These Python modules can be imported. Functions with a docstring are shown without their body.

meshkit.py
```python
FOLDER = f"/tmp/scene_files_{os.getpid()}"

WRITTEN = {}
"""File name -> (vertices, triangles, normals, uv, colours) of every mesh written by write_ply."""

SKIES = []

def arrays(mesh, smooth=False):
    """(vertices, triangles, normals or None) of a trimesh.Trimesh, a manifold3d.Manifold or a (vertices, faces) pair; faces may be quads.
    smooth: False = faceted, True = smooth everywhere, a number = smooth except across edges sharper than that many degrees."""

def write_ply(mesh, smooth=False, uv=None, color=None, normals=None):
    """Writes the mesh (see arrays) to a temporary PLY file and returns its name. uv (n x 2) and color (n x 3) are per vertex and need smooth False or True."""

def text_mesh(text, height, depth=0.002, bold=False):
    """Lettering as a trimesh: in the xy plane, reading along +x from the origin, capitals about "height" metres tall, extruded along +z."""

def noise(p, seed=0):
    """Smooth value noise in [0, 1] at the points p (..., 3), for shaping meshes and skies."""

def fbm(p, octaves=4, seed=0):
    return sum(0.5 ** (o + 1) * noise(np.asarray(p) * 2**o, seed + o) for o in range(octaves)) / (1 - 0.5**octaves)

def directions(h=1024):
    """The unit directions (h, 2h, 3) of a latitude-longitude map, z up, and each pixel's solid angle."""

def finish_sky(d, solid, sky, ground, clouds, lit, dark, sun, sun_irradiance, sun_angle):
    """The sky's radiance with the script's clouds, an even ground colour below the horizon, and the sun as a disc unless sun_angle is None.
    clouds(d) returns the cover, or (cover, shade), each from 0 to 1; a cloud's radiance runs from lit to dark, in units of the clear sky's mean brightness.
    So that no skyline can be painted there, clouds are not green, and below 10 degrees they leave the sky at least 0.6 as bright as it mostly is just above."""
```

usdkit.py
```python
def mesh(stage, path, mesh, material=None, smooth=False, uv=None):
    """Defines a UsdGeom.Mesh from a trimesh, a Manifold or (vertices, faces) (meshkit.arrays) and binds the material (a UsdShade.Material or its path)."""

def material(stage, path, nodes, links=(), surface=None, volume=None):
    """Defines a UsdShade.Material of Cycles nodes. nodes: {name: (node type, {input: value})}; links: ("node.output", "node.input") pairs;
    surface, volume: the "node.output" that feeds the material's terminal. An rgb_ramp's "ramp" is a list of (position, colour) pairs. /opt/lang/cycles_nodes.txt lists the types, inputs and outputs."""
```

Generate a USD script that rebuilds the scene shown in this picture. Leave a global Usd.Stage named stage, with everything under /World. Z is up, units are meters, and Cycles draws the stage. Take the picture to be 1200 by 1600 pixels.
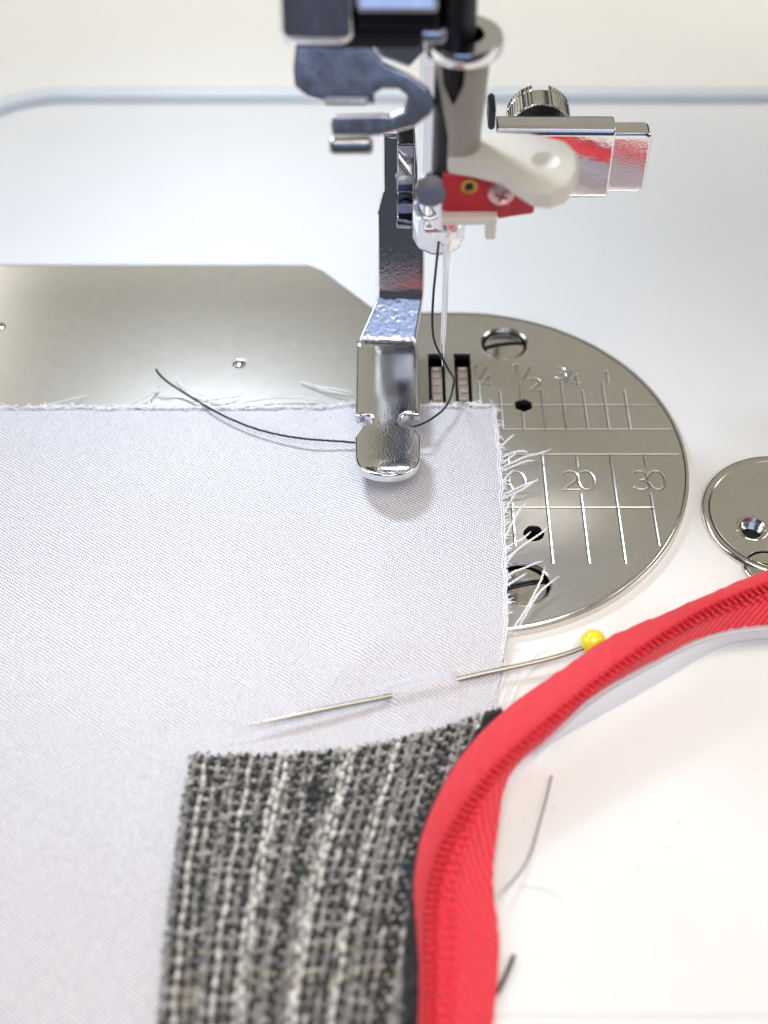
import math, random
import numpy as np, trimesh, shapely
from shapely.geometry import Polygon, LineString, Point, box as sbox
from shapely.ops import unary_union
import manifold3d as m3
import usdkit, meshkit
from pxr import Usd, UsdGeom, UsdLux, UsdShade, Gf, Sdf

stage = Usd.Stage.CreateInMemory()
UsdGeom.SetStageUpAxis(stage, UsdGeom.Tokens.z)
UsdGeom.SetStageMetersPerUnit(stage, 1.0)
UsdGeom.Xform.Define(stage, '/World')
UsdGeom.Scope.Define(stage, '/World/Looks')
S = 0.001                                  # everything below is written in millimetres
rng = np.random.default_rng(7)

# ------------------------------------------------------------------ camera
PITCH = math.radians(48.0); FPX = 2300.0
CAM = np.array([-8.2, -153.6, 155.0])
cam = UsdGeom.Camera.Define(stage, '/World/camera')
cam.CreateFocalLengthAttr(50.0)
cam.CreateHorizontalApertureAttr(50.0 * 1200 / FPX)
cam.CreateVerticalApertureAttr(50.0 * 1600 / FPX)
cam.CreateClippingRangeAttr((0.005, 20.0))
cam.CreateFStopAttr(50.0 / 3.9)
cam.CreateFocusDistanceAttr(0.206)
cam.CreateExposureAttr(0.27)
FW = np.array([0, math.cos(PITCH), -math.sin(PITCH)]); UP = np.array([0, math.sin(PITCH), math.cos(PITCH)])
cam.AddTransformOp().Set(Gf.Matrix4d(*map(float, (1, 0, 0, 0, *UP, 0, *(-FW), 0, *(CAM * S), 1))))

# ------------------------------------------------------------------ light
def rect_light(name, pos, target, w, h, inten, color):
    l = UsdLux.RectLight.Define(stage, '/World/' + name)
    l.CreateWidthAttr(w * S); l.CreateHeightAttr(h * S); l.CreateIntensityAttr(inten); l.CreateColorAttr(Gf.Vec3f(*color))
    pos = np.array(pos, float); z = pos - np.array(target, float); z /= np.linalg.norm(z)
    x = np.cross([0, 1, 0.01], z); x /= np.linalg.norm(x); y = np.cross(z, x)
    l.AddTransformOp().Set(Gf.Matrix4d(*map(float, (*x, 0, *y, 0, *z, 0, *(pos * S), 1))))
    return l
rect_light('ceiling_lamp', (60, -260, 760), (0, 0, 0), 620, 520, 4.9, (1.0, 0.92, 0.82))
rect_light('window_lamp', (-620, 60, 360), (0, 20, 0), 420, 420, 2.9, (0.95, 0.97, 1.0))
rect_light('room_lamp', (640, 20, 360), (0, 20, 0), 420, 420, 2.9, (1.0, 0.98, 0.94))
rect_light('back_lamp', (0, 640, 520), (0, 160, 0), 800, 300, 5.0, (1.0, 0.97, 0.91))
rect_light('front_window', (-40, -700, 480), (0, 0, 0), 620, 380, 0.85, (0.46, 0.62, 1.0))
rect_light('machine_led', (-42, 50, 88), (-3, -4, 0), 24, 11, 94.0, (0.76, 0.86, 1.0))
dome_mat = usdkit.material(stage, '/World/Looks/ambient', {'bg': ('background_shader', {'color': (0.48, 0.51, 0.66), 'strength': 0.12})}, surface='bg.background')
dome = UsdLux.DomeLight.Define(stage, '/World/ambient_light')
UsdShade.MaterialBindingAPI.Apply(dome.GetPrim()).Bind(dome_mat)

# ------------------------------------------------------------------ helpers
def at(px, py, z=0.0):
    """The point of the plane at height z that the photograph shows at (px, py)."""
    d = FW + (px - 600) / FPX * np.array([1, 0, 0]) + (800 - py) / FPX * UP
    return CAM + d * (z - CAM[2]) / d[2]
def aty(px, py, y):
    """The same on the upright plane at depth y."""
    d = FW + (px - 600) / FPX * np.array([1, 0, 0]) + (800 - py) / FPX * UP
    return CAM + d * (y - CAM[1]) / d[1]

used = {}
def numbered(parent, name):
    k = used.setdefault((parent, name), 0); used[(parent, name)] += 1
    return f'{parent}/{name}' + (f'_{k:03d}' if k else '')
def tag(prim, label=None, cat=None, group=None, kind=None):
    for key, val in (('label', label), ('category', cat), ('group', group), ('kind', kind)):
        if val: prim.SetCustomDataByKey(key, val)
class Thing:
    def __init__(s, name, label=None, cat=None, base=(0, 0, 0), group=None, kind=None):
        s.path = numbered('/World', name); s.base = np.array(base, float)
        x = UsdGeom.Xform.Define(stage, s.path); x.AddTranslateOp().Set(Gf.Vec3d(*map(float, s.base * S)))
        tag(x.GetPrim(), label, cat, group, kind)
    def part(s, name, mesh, mat, smooth=35, uv=None, label=None, kind=None, parent=None):
        v, f = vf(mesh)
        path = numbered(parent or s.path, name)
        m = usdkit.mesh(stage, path, trimesh.Trimesh((v - s.base) * S, f, process=False), mat, smooth=smooth, uv=uv)
        tag(m.GetPrim(), label, kind=kind)
        return path
def single(name, mesh, mat, label=None, cat=None, smooth=35, uv=None, kind=None, group=None):
    v, f = vf(mesh); path = numbered('/World', name)
    m = usdkit.mesh(stage, path, trimesh.Trimesh(v * S, f, process=False), mat, smooth=smooth, uv=uv)
    tag(m.GetPrim(), label, cat, group, kind); return path
def vf(mesh):
    if hasattr(mesh, 'to_mesh'):
        m = mesh.to_mesh(); return np.array(m.vert_properties[:, :3], float), np.array(m.tri_verts, int)
    if isinstance(mesh, tuple):
        v, f = np.asarray(mesh[0], float), np.asarray(mesh[1], int)
        if f.shape[1] == 4: f = np.vstack([f[:, [0, 1, 2]], f[:, [0, 2, 3]]])
        return v, f
    return np.array(mesh.vertices, float), np.array(mesh.faces, int)
def join(ms):
    vs, fs, n = [], [], 0
    for m in ms:
        v, f = vf(m); vs.append(v); fs.append(f + n); n += len(v)
    return np.vstack(vs), np.vstack(fs)
def moved(mesh, M=None, t=(0, 0, 0)):
    v, f = vf(mesh)
    if M is not None: v = v @ np.asarray(M, float).T
    return v + np.array(t, float), f
def rot(axis, deg):
    return trimesh.transformations.rotation_matrix(math.radians(deg), axis)[:3, :3]
def mani(mesh):
    v, f = vf(mesh); t = trimesh.Trimesh(v, f, process=True); t.merge_vertices()
    return m3.Manifold(m3.Mesh(vert_properties=np.asarray(t.vertices, np.float32), tri_verts=np.asarray(t.faces, np.uint32)))

def ring_normals(p):
    e = np.roll(p, -1, 0) - p; e /= np.maximum(np.linalg.norm(e, axis=1, keepdims=True), 1e-9)
    n = np.stack([e[:, 1], -e[:, 0]], 1); a = n + np.roll(n, 1, 0)
    a /= np.maximum(np.linalg.norm(a, axis=1, keepdims=True), 1e-9)
    return a / np.maximum((a * n).sum(1, keepdims=True), 0.45)
def bev(poly, z0, z1, b=0.2, seg=3, bottom=True):
    """Extrudes a polygon from z0 to z1 with rounded upper (and lower) edges; holes too."""
    poly = shapely.geometry.polygon.orient(poly.buffer(0), 1.0)
    rings = [np.array(poly.exterior.coords)[:-1]] + [np.array(r.coords)[:-1] for r in poly.interiors]
    levels = []
    if bottom:
        for k in range(seg + 1):
            a = math.pi / 2 * k / seg; levels.append((b * (1 - math.sin(a)), z0 + b * (1 - math.cos(a))))
    else: levels.append((0, z0))
    for k in range(seg + 1):
        a = math.pi / 2 * k / seg; levels.append((b * (1 - math.cos(a)), z1 - b + b * math.sin(a)))
    V, F, n, caps = [], [], 0, {0: [], len(levels) - 1: []}
    for r in rings:
        nr = ring_normals(r); N = len(r); idx = []
        for li, (ins, z) in enumerate(levels):
            p = r - nr * ins
            V.append(np.column_stack([p, np.full(N, z)])); idx.append(n + np.arange(N)); n += N
            if li in caps: caps[li].append((r, idx[-1]))
        for a, c in zip(idx[:-1], idx[1:]):
            j = np.roll(np.arange(N), -1)
            F.append(np.stack([a, a[j], c[j]], 1)); F.append(np.stack([a, c[j], c], 1))
    for li, rs in caps.items():
        look = {}
        for p, ids in rs:
            for xy, i in zip(p.tolist(), ids): look[tuple(xy)] = i
        cap = Polygon(rs[0][0], [p for p, _ in rs[1:]])
        tris = shapely.get_coordinates(shapely.get_parts(shapely.constrained_delaunay_triangles(cap))).reshape(-1, 4, 2)[:, :3]
        area = np.cross(np.c_[tris[:, 1] - tris[:, 0], np.zeros(len(tris))], np.c_[tris[:, 2] - tris[:, 0], np.zeros(len(tris))])[:, 2]
        t = np.array([[look.get(tuple(c), -1) for c in tri] for tri in tris.tolist()]).reshape(-1, 3)
        if (t < 0).any(): print('cap lost', (t < 0).any(1).sum(), 'of', len(t))
        t = np.where(((area > 0) == (li > 0))[:, None], t, t[:, ::-1])
        F.append(t[(t >= 0).all(1)])
    return np.vstack(V), np.vstack(F)
def rrect(x0, y0, x1, y1, r=0.5):
    return sbox(x0 + r, y0 + r, x1 - r, y1 - r).buffer(r, quad_segs=6)
def rbox(lo, hi, r=0.4, seg=3):
    lo, hi = np.array(lo, float), np.array(hi, float); r = min(r, (hi - lo).min() * 0.49)
    return bev(rrect(lo[0], lo[1], hi[0], hi[1], r * 1.01), lo[2], hi[2], r, seg)
def smoothpoly(pts, r=1.0):
    return Polygon(pts).buffer(-r).buffer(2 * r, quad_segs=8).buffer(-r, quad_segs=8)
def lathe(prof, n=48, axis='z', c=(0, 0, 0)):
    """prof: (radius, height) pairs from the axis up and back to it."""
    prof = np.array(prof, float); a = np.linspace(0, 2 * math.pi, n, endpoint=False)
    v = np.stack([np.outer(prof[:, 0], np.cos(a)), np.outer(prof[:, 0], np.sin(a)), np.repeat(prof[:, 1][:, None], n, 1)], -1).reshape(-1, 3)
    f = []
    for i in range(len(prof) - 1):
        for k in range(n):
            k2 = (k + 1) % n; f.append((i * n + k, i * n + k2, (i + 1) * n + k2, (i + 1) * n + k))
    if axis == 'y': v = v[:, [0, 2, 1]] * [1, 1, -1]
    if axis == 'x': v = v[:, [2, 1, 0]] * [1, 1, -1]
    return v + np.array(c, float), np.array(f)
def chain(pts, n=80):
    """A smooth curve through the points."""
    from scipy.interpolate import CubicSpline, PchipInterpolator
    p = np.array(pts, float); t = np.r_[0, np.cumsum(np.linalg.norm(np.diff(p, axis=0), axis=1) ** 0.5)]
    return CubicSpline(t, p)(np.linspace(0, t[-1], n))
def tube(p, r, n=8):
    p = np.array(p, float); N = len(p); r = np.broadcast_to(r, N)
    t = np.gradient(p, axis=0); t /= np.linalg.norm(t, axis=1, keepdims=True)
    u = np.cross(t[0], [0.3, 0.2, 0.93]); u /= np.linalg.norm(u); V = []
    a = np.linspace(0, 2 * math.pi, n, endpoint=False)
    for i in range(N):
        u = u - t[i] * (u @ t[i]); u /= np.linalg.norm(u); w = np.cross(t[i], u)
        V.append(p[i] + r[i] * (np.outer(np.cos(a), u) + np.outer(np.sin(a), w)))
    V = np.vstack(V); F = []; k = np.arange(n); k2 = (k + 1) % n
    for i in range(N - 1): F.append(np.stack([i * n + k, i * n + k2, (i + 1) * n + k2, (i + 1) * n + k], 1))
    F = np.vstack(F); F = np.vstack([F[:, [0, 1, 2]], F[:, [0, 2, 3]]])
    V = np.vstack([V, p[:1], p[-1:]]); e = (N - 1) * n
    F = np.vstack([F, np.stack([k2, k, np.full(n, N * n)], 1), np.stack([e + k, e + k2, np.full(n, N * n + 1)], 1)])
    return V, F
def twisted(p, r, pitch, n=7, plies=2):
    """Plied yarn: plies wound about the curve p."""
    p = np.array(p, float); s = np.r_[0, np.cumsum(np.linalg.norm(np.diff(p, axis=0), axis=1))]
    t = np.gradient(p, axis=0); t /= np.linalg.norm(t, axis=1, keepdims=True)
    u = np.cross(t, [0.1, 0.2, 0.97]); u /= np.linalg.norm(u, axis=1, keepdims=True); w = np.cross(t, u)
    out = []
    for k in range(plies):
        a = 2 * math.pi * (s / pitch + k / plies); taper = np.clip((s[-1] - s) / (0.15 * s[-1] + 1e-6), 0.35, 1)
        out.append(tube(p + (r * 0.55) * (np.cos(a)[:, None] * u + np.sin(a)[:, None] * w), r * 0.6 * taper, n))
    return join(out)
def resample(p, step):
    p = np.array(p, float); s = np.r_[0, np.cumsum(np.linalg.norm(np.diff(p, axis=0), axis=1))]
    q = np.linspace(0, s[-1], max(3, int(s[-1] / step) + 1))
    return np.stack([np.interp(q, s, p[:, k]) for k in range(p.shape[1])], 1)
def grid(P, closed=False):
    """P (n, m, 3) -> quads and uv indices."""
    n, m = P.shape[:2]; i, j = np.meshgrid(np.arange(n - 1), np.arange(m - 1), indexing='ij'); a = (i * m + j).ravel()
    return P.reshape(-1, 3), np.stack([a, a + m, a + m + 1, a + 1], 1)
def solid_sheet(P, th):
    """A closed sheet of thickness th under the surface P."""
    n, m = P.shape[:2]; du = np.gradient(P, axis=0); dv = np.gradient(P, axis=1)
    N = np.cross(du, dv); N /= np.maximum(np.linalg.norm(N, axis=2, keepdims=True), 1e-9)
    if N[..., 2].mean() < 0: N = -N; flip = True
    else: flip = False
    top, f = grid(P); bot, _ = grid(P - N * th); k = n * m
    per = np.concatenate([np.arange(m), np.arange(1, n) * m + m - 1, (n - 1) * m + np.arange(m - 2, -1, -1), np.arange(n - 2, 0, -1) * m])
    nx = np.roll(per, -1); side = np.stack([per, nx, nx + k, per + k], 1)
    if flip: f = f[:, ::-1]
    else: side = side[:, ::-1]
    return np.vstack([top, bot]), np.vstack([f, f[:, ::-1] + k, side])

# ------------------------------------------------------------------ materials
def mat(name, color, rough=0.5, metal=0.0, bump=None, var=0.0, vscale=0.3, spec=0.5, coat=0.0, rvar=0.0, sheen=0.0, extra=None, aniso=None):
    """bump: (scale per mm, distance mm, detail). var: how much the base colour wanders."""
    nodes = {'p': ('principled_bsdf', {'base_color': color, 'roughness': rough, 'metallic': metal, 'specular_ior_level': spec, 'coat_weight': coat, 'sheen_weight': sheen}),
             'g': ('geometry', {}), 'm': ('mapping', {'mapping_type': 'point', 'scale': (1000, 1000, 1000)})}
    links = [('g.position', 'm.vector')]
    if bump:
        nodes['bn'] = ('noise_texture', {'scale': bump[0], 'detail': bump[2] if len(bump) > 2 else 2.0})
        nodes['b'] = ('bump', {'strength': 1.0, 'distance': bump[1] * S})
        links += [('m.vector', 'bn.vector'), ('bn.fac', 'b.height'), ('b.normal', 'p.normal')]
    if var:
        c = np.array(color)
        nodes['vn'] = ('noise_texture', {'scale': vscale, 'detail': 4.0, 'roughness': 0.6})
        nodes['vr'] = ('rgb_ramp', {'ramp': [(0.3, tuple(c * (1 - var))), (0.7, tuple(np.minimum(c * (1 + var), 1)))]})
        links += [('m.vector', 'vn.vector'), ('vn.fac', 'vr.fac'), ('vr.color', 'p.base_color')]
    if rvar:
        nodes['rn'] = ('noise_texture', {'scale': 0.5, 'detail': 5.0, 'roughness': 0.65})
        nodes['rr'] = ('map_range', {'from_min': 0.3, 'from_max': 0.7, 'to_min': max(rough - rvar, 0.02), 'to_max': rough + rvar})
        links += [('m.vector', 'rn.vector'), ('rn.fac', 'rr.value'), ('rr.result', 'p.roughness')]
    return usdkit.material(stage, '/World/Looks/' + name, nodes, links, surface='p.BSDF')
chrome = mat('chrome', (0.80, 0.80, 0.82), 0.05, 1.0, bump=(0.9, 0.010, 3.0), rvar=0.03)
soft_chrome = mat('soft_chrome', (0.78, 0.78, 0.82), 0.16, 1.0, bump=(0.45, 0.02, 2.0), rvar=0.05)
hammered = mat('hammered_chrome', (0.80, 0.80, 0.82), 0.13, 1.0, bump=(1.5, 0.14, 4.0), rvar=0.05)
dark_chrome = mat('dark_chrome', (0.24, 0.24, 0.27), 0.10, 1.0, bump=(0.9, 0.01, 2.0))
chrome_dented = mat('chrome_dented', (0.80, 0.80, 0.81), 0.07, 1.0, bump=(3.0, 0.010, 3.0), rvar=0.03)
nickel = mat('nickel', (0.72, 0.70, 0.66), 0.16, 1.0, bump=(2.5, 0.008, 2.0), rvar=0.05)
steel = mat('satin_steel', (0.72, 0.71, 0.68), 0.31, 1.0, bump=(9.0, 0.0008, 2.0), var=0.008, vscale=0.05, rvar=0.006)
groove_m = mat('engraved_steel', (0.62, 0.61, 0.59), 0.33, 1.0)
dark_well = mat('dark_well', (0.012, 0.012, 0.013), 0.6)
black_rubber = mat('black_rubber', (0.012, 0.012, 0.018), 0.45)
black_steel = mat('black_steel', (0.02, 0.02, 0.024), 0.25, 0.6)
grey_steel = mat('grey_steel', (0.15, 0.14, 0.14), 0.25, 0.9)
tooth_m = mat('feed_steel', (0.55, 0.50, 0.46), 0.4, 1.0, bump=(4.0, 0.02, 2.0))
bed_m = mat('white_enamel', (0.76, 0.755, 0.745), 0.42, 0, bump=(5.0, 0.0012, 2.0), var=0.015, vscale=0.05, spec=0.4)
table_m = mat('cream_enamel', (0.82, 0.80, 0.745), 0.35, 0, var=0.02, vscale=0.04)
rim_m = mat('pale_blue_rim', (0.86, 0.89, 0.92), 0.3)
casing_m = mat('cream_casing', (0.52, 0.49, 0.41), 0.5)
plastic = mat('cream_plastic', (0.86, 0.81, 0.70), 0.38, 0, bump=(3.0, 0.004, 2.0))
sleeve_m = mat('sleeve_plastic', (0.44, 0.40, 0.34), 0.42)
red_plastic = mat('red_plastic', (0.62, 0.02, 0.035), 0.35)
pink_metal = mat('pink_metal', (0.75, 0.45, 0.45), 0.35, 0.6)
brass = mat('brass', (0.55, 0.36, 0.07), 0.3, 0.8)
yellow_glass = mat('yellow_bead', (0.85, 0.72, 0.03), 0.12, coat=0.5)
thread_black = mat('black_thread', (0.015, 0.014, 0.02), 0.55)
thread_grey = mat('grey_thread', (0.36, 0.31, 0.31), 0.8)
thread_white = mat('white_thread', (0.80, 0.80, 0.84), 0.55, sheen=0.2)
navy_wool = mat('navy_wool', (0.035, 0.055, 0.12), 0.9)
ribbon_m = mat('white_ribbon', (0.80, 0.81, 0.86), 0.6)
pin_m = mat('pin_steel', (0.42, 0.39, 0.34), 0.3, 1.0)
needle_m = mat('needle_steel', (0.82, 0.82, 0.86), 0.12, 1.0)

def satin():
    """Fine satin: steep slanting floats of uneven length, with sparkle from yarn to yarn."""
    N = {'p': ('principled_bsdf', {'roughness': 0.40, 'sheen_weight': 0.12}), 'g': ('geometry', {}),
         'm0': ('mapping', {'scale': (1000, 1000, 1000)}), 'wn': ('noise_texture', {'scale': 0.16, 'detail': 2.0}), 'wv': ('vector_math', {'math_type': 'multiply_add', 'vector2': (1.1, 1.1, 0)}),
         'm1': ('mapping', {'rotation': (0, 0, 0.22)}), 'w1': ('wave_texture', {'bands_direction': 'x', 'scale': 0.92, 'distortion': 1.2, 'detail': 2.0, 'detail_scale': 1.6}),
         'm2': ('mapping', {'rotation': (0, 0, -0.95)}), 'w2': ('wave_texture', {'bands_direction': 'x', 'scale': 0.74, 'distortion': 1.6, 'detail': 2.0, 'detail_scale': 1.6}),
         'm3': ('mapping', {'scale': (1.0, 0.35, 1.0), 'rotation': (0, 0, 0.22)}), 'nz': ('noise_texture', {'scale': 3.6, 'detail': 3.0, 'roughness': 0.75}),
         'mul': ('math', {'math_type': 'multiply_add', 'value2': 0.55}), 'add': ('math', {'math_type': 'multiply_add', 'value2': 1.25}), 'sc': ('math', {'math_type': 'multiply', 'value2': 0.42}),
         'cr': ('rgb_ramp', {'ramp': [(0.25, (0.29, 0.283, 0.335)), (0.55, (0.49, 0.48, 0.52)), (0.80, (0.76, 0.75, 0.775))]}),
         'b': ('bump', {'strength': 1.0, 'distance': 0.06 * S})}
    L = [('g.position', 'm0.vector'), ('m0.vector', 'wn.vector'), ('wn.color', 'wv.vector1'), ('m0.vector', 'wv.vector3'), ('wv.vector', 'm1.vector'), ('wv.vector', 'm2.vector'), ('wv.vector', 'm3.vector'),
         ('m1.vector', 'w1.vector'), ('m2.vector', 'w2.vector'), ('m3.vector', 'nz.vector'), ('w1.fac', 'mul.value1'), ('w2.fac', 'mul.value3'), ('nz.fac', 'add.value1'), ('mul.value', 'add.value3'),
         ('add.value', 'sc.value1'), ('sc.value', 'cr.fac'), ('cr.color', 'p.base_color'), ('sc.value', 'b.height'), ('b.normal', 'p.normal')]
    return usdkit.material(stage, '/World/Looks/white_satin', N, L, surface='p.BSDF')
satin_m = satin()
def zipper_mat(name, color, ribs, amp):
    """Woven tape: herringbone ribs along the tape's own length (uv in mm)."""
    N = {'p': ('principled_bsdf', {'roughness': 0.6, 'sheen_weight': 0.35, 'sheen_tint': (1, 0.5, 0.5), 'base_color': color}),
         'u': ('uvmap', {'attribute': 'st'}), 'm': ('mapping', {'rotation': (0, 0, 0.95)}),
         'w': ('wave_texture', {'wave_type': 'bands', 'bands_direction': 'x', 'scale': ribs, 'distortion': 0.8, 'detail': 2.0, 'detail_scale': 2.0}),
         'n': ('noise_texture', {'scale': 3.5, 'detail': 3.0, 'roughness': 0.7}),
         'a': ('math', {'math_type': 'multiply_add', 'value2': 0.5}),
         'c': ('rgb_ramp', {'ramp': [(0.2, tuple(np.array(color) * 0.55)), (1.0, tuple(np.minimum(np.array(color) * 1.12 + 0.012, 1)))]}),
         'b': ('bump', {'distance': amp * S})}
    L = [('u.UV', 'm.vector'), ('m.vector', 'w.vector'), ('u.UV', 'n.vector'), ('n.fac', 'a.value1'), ('w.fac', 'a.value3'), ('a.value', 'c.fac'), ('c.color', 'p.base_color'), ('a.value', 'b.height'), ('b.normal', 'p.normal')]
    return usdkit.material(stage, '/World/Looks/' + name, N, L, surface='p.BSDF')
tape_m = zipper_mat('red_tape', (0.84, 0.018, 0.042), 0.40, 0.15)
smooth_tape_m = zipper_mat('red_tape_smooth', (0.86, 0.028, 0.05), 1.1, 0.06)
coil_m = mat('red_coil', (0.60, 0.004, 0.016), 0.35)
stitch_m = mat('red_stitch', (0.84, 0.03, 0.06), 0.45)
def yarn(name, a, b, scale=0.55):
    N = {'p': ('principled_bsdf', {'roughness': 0.85, 'sheen_weight': 0.25, 'specular_ior_level': 0.25}), 'g': ('geometry', {}), 'm': ('mapping', {'scale': (1000, 1000, 1000)}),
         'n': ('noise_texture', {'scale': scale, 'detail': 3.0, 'roughness': 0.65}), 'c': ('rgb_ramp', {'ramp': [(0.36, a), (0.64, b)]}),
         'f': ('noise_texture', {'scale': 6.0, 'detail': 3.0}), 'b': ('bump', {'distance': 0.14 * S})}
    L = [('g.position', 'm.vector'), ('m.vector', 'n.vector'), ('n.fac', 'c.fac'), ('c.color', 'p.base_color'), ('m.vector', 'f.vector'), ('f.fac', 'b.height'), ('b.normal', 'p.normal')]
    return usdkit.material(stage, '/World/Looks/' + name, N, L, surface='p.BSDF')
Y = {'black': yarn('black_yarn', (0.005, 0.005, 0.006), (0.03, 0.03, 0.033)), 'ecru': yarn('ecru_yarn', (0.34, 0.33, 0.30), (0.86, 0.85, 0.80), 0.7),
     'grey': yarn('grey_yarn', (0.045, 0.045, 0.047), (0.40, 0.395, 0.38), 0.6), 'mix': yarn('mixed_yarn', (0.010, 0.010, 0.011), (0.60, 0.59, 0.55), 0.7),
     'brown': yarn('brown_yarn', (0.06, 0.05, 0.035), (0.52, 0.47, 0.36), 0.4), 'green': yarn('green_yarn', (0.015, 0.03, 0.02), (0.05, 0.07, 0.05))}

# ------------------------------------------------------------------ setting: table, machine bed
ZB = -1.3                                   # bed surface; the needle plate's top is z = 0
pc, pr = np.array([3.7, -3.0]), 32.6        # round end of the needle plate
plate_full = unary_union([Point(*pc).buffer(pr, quad_segs=40), sbox(-8, pc[1] - pr, pc[0], pc[1] + pr)]).intersection(sbox(-8, -80, 90, 80))
sp = [at(-260, 415, -1.35), at(482, 416, -1.35), at(503, 424, -1.35), at(600, 497, -1.35)]
slide = Polygon([sp[0][:2], sp[1][:2], sp[2][:2], sp[3][:2], (-8.15, sp[3][1]), (-8.15, -38), (-130, -38)]).buffer(-1.2).buffer(1.2, quad_segs=8)
bx0, bx1 = -87.0, 150.0
by1 = at(600, 160, ZB)[1]; by0 = at(900, 1586, ZB)[1]
bed_outline = unary_union([sbox(bx0, by0, bx1, by1 - 18), sbox(bx0 + 18, by0, bx1, by1), Point(bx0 + 18, by1 - 18).buffer(18, quad_segs=16)])
well = plate_full.buffer(-2.5).intersection(sbox(-6, -40, 60, 40))
disc_c = at(1225, 803, -0.6)[:2]; disc_r = 11.6
bed_poly = bed_outline.difference(slide.buffer(0.35)).difference(well).difference(Point(*disc_c).buffer(disc_r - 2))
bed = Thing('machine_bed', 'glossy white machine bed with cut outs for the steel plates', 'machine bed', kind='structure')
for g in getattr(bed_poly, 'geoms', [bed_poly]):
    if g.area > 50: bed.part('bed_panel', bev(g, ZB - 3, ZB, 0.35, 3, bottom=False), bed_m)
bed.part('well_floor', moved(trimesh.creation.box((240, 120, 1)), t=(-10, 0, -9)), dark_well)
bed.part('front_panel', bev(rrect(bx0, by0 - 11, bx1, by0 - 0.04, 0.3), ZB - 3, ZB - 0.02, 0.2, 3), bed_m)
outer = sbox(-420, -98, 420, 420).difference(bed_outline.buffer(0.6)).difference(sbox(bx0 - 1, by0 - 80, bx1 + 1, by0 + 1))
for g in getattr(outer, 'geoms', [outer]):
    band = g.intersection(bed_outline.buffer(2.3)); g = g.difference(bed_outline.buffer(2.3))
    bed.part('raised_rim', bev(band.buffer(-.001), ZB - 6, .55, .85, 5, bottom=False), rim_m)
    single('table', bev(g, ZB - 6, .5, .3, 2, bottom=False), table_m, kind='structure', label='cream raised surround behind the white bed', cat='table')

# ------------------------------------------------------------------ slide plate
sl = Thing('slide_plate', 'flat beige steel plate with cut corner at left, white cloth over its front', 'steel plate', base=(-60, 0, ZB))
studs = [at(374, 568, ZB)[:2], at(-1, 510, ZB)[:2]]
sl.part('plate', bev(slide.difference(unary_union([Point(*q).buffer(0.95) for q in studs])), ZB - 1.6, ZB - 0.05, 0.12, 2), steel)
for q in studs:
    sl.part('stud', lathe([(0, -1), (0.85, -1), (0.85, 0.0), (0.7, 0.12), (0.35, 0.2), (0, 0.22)], 24, c=(*q, ZB)), nickel)

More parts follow.
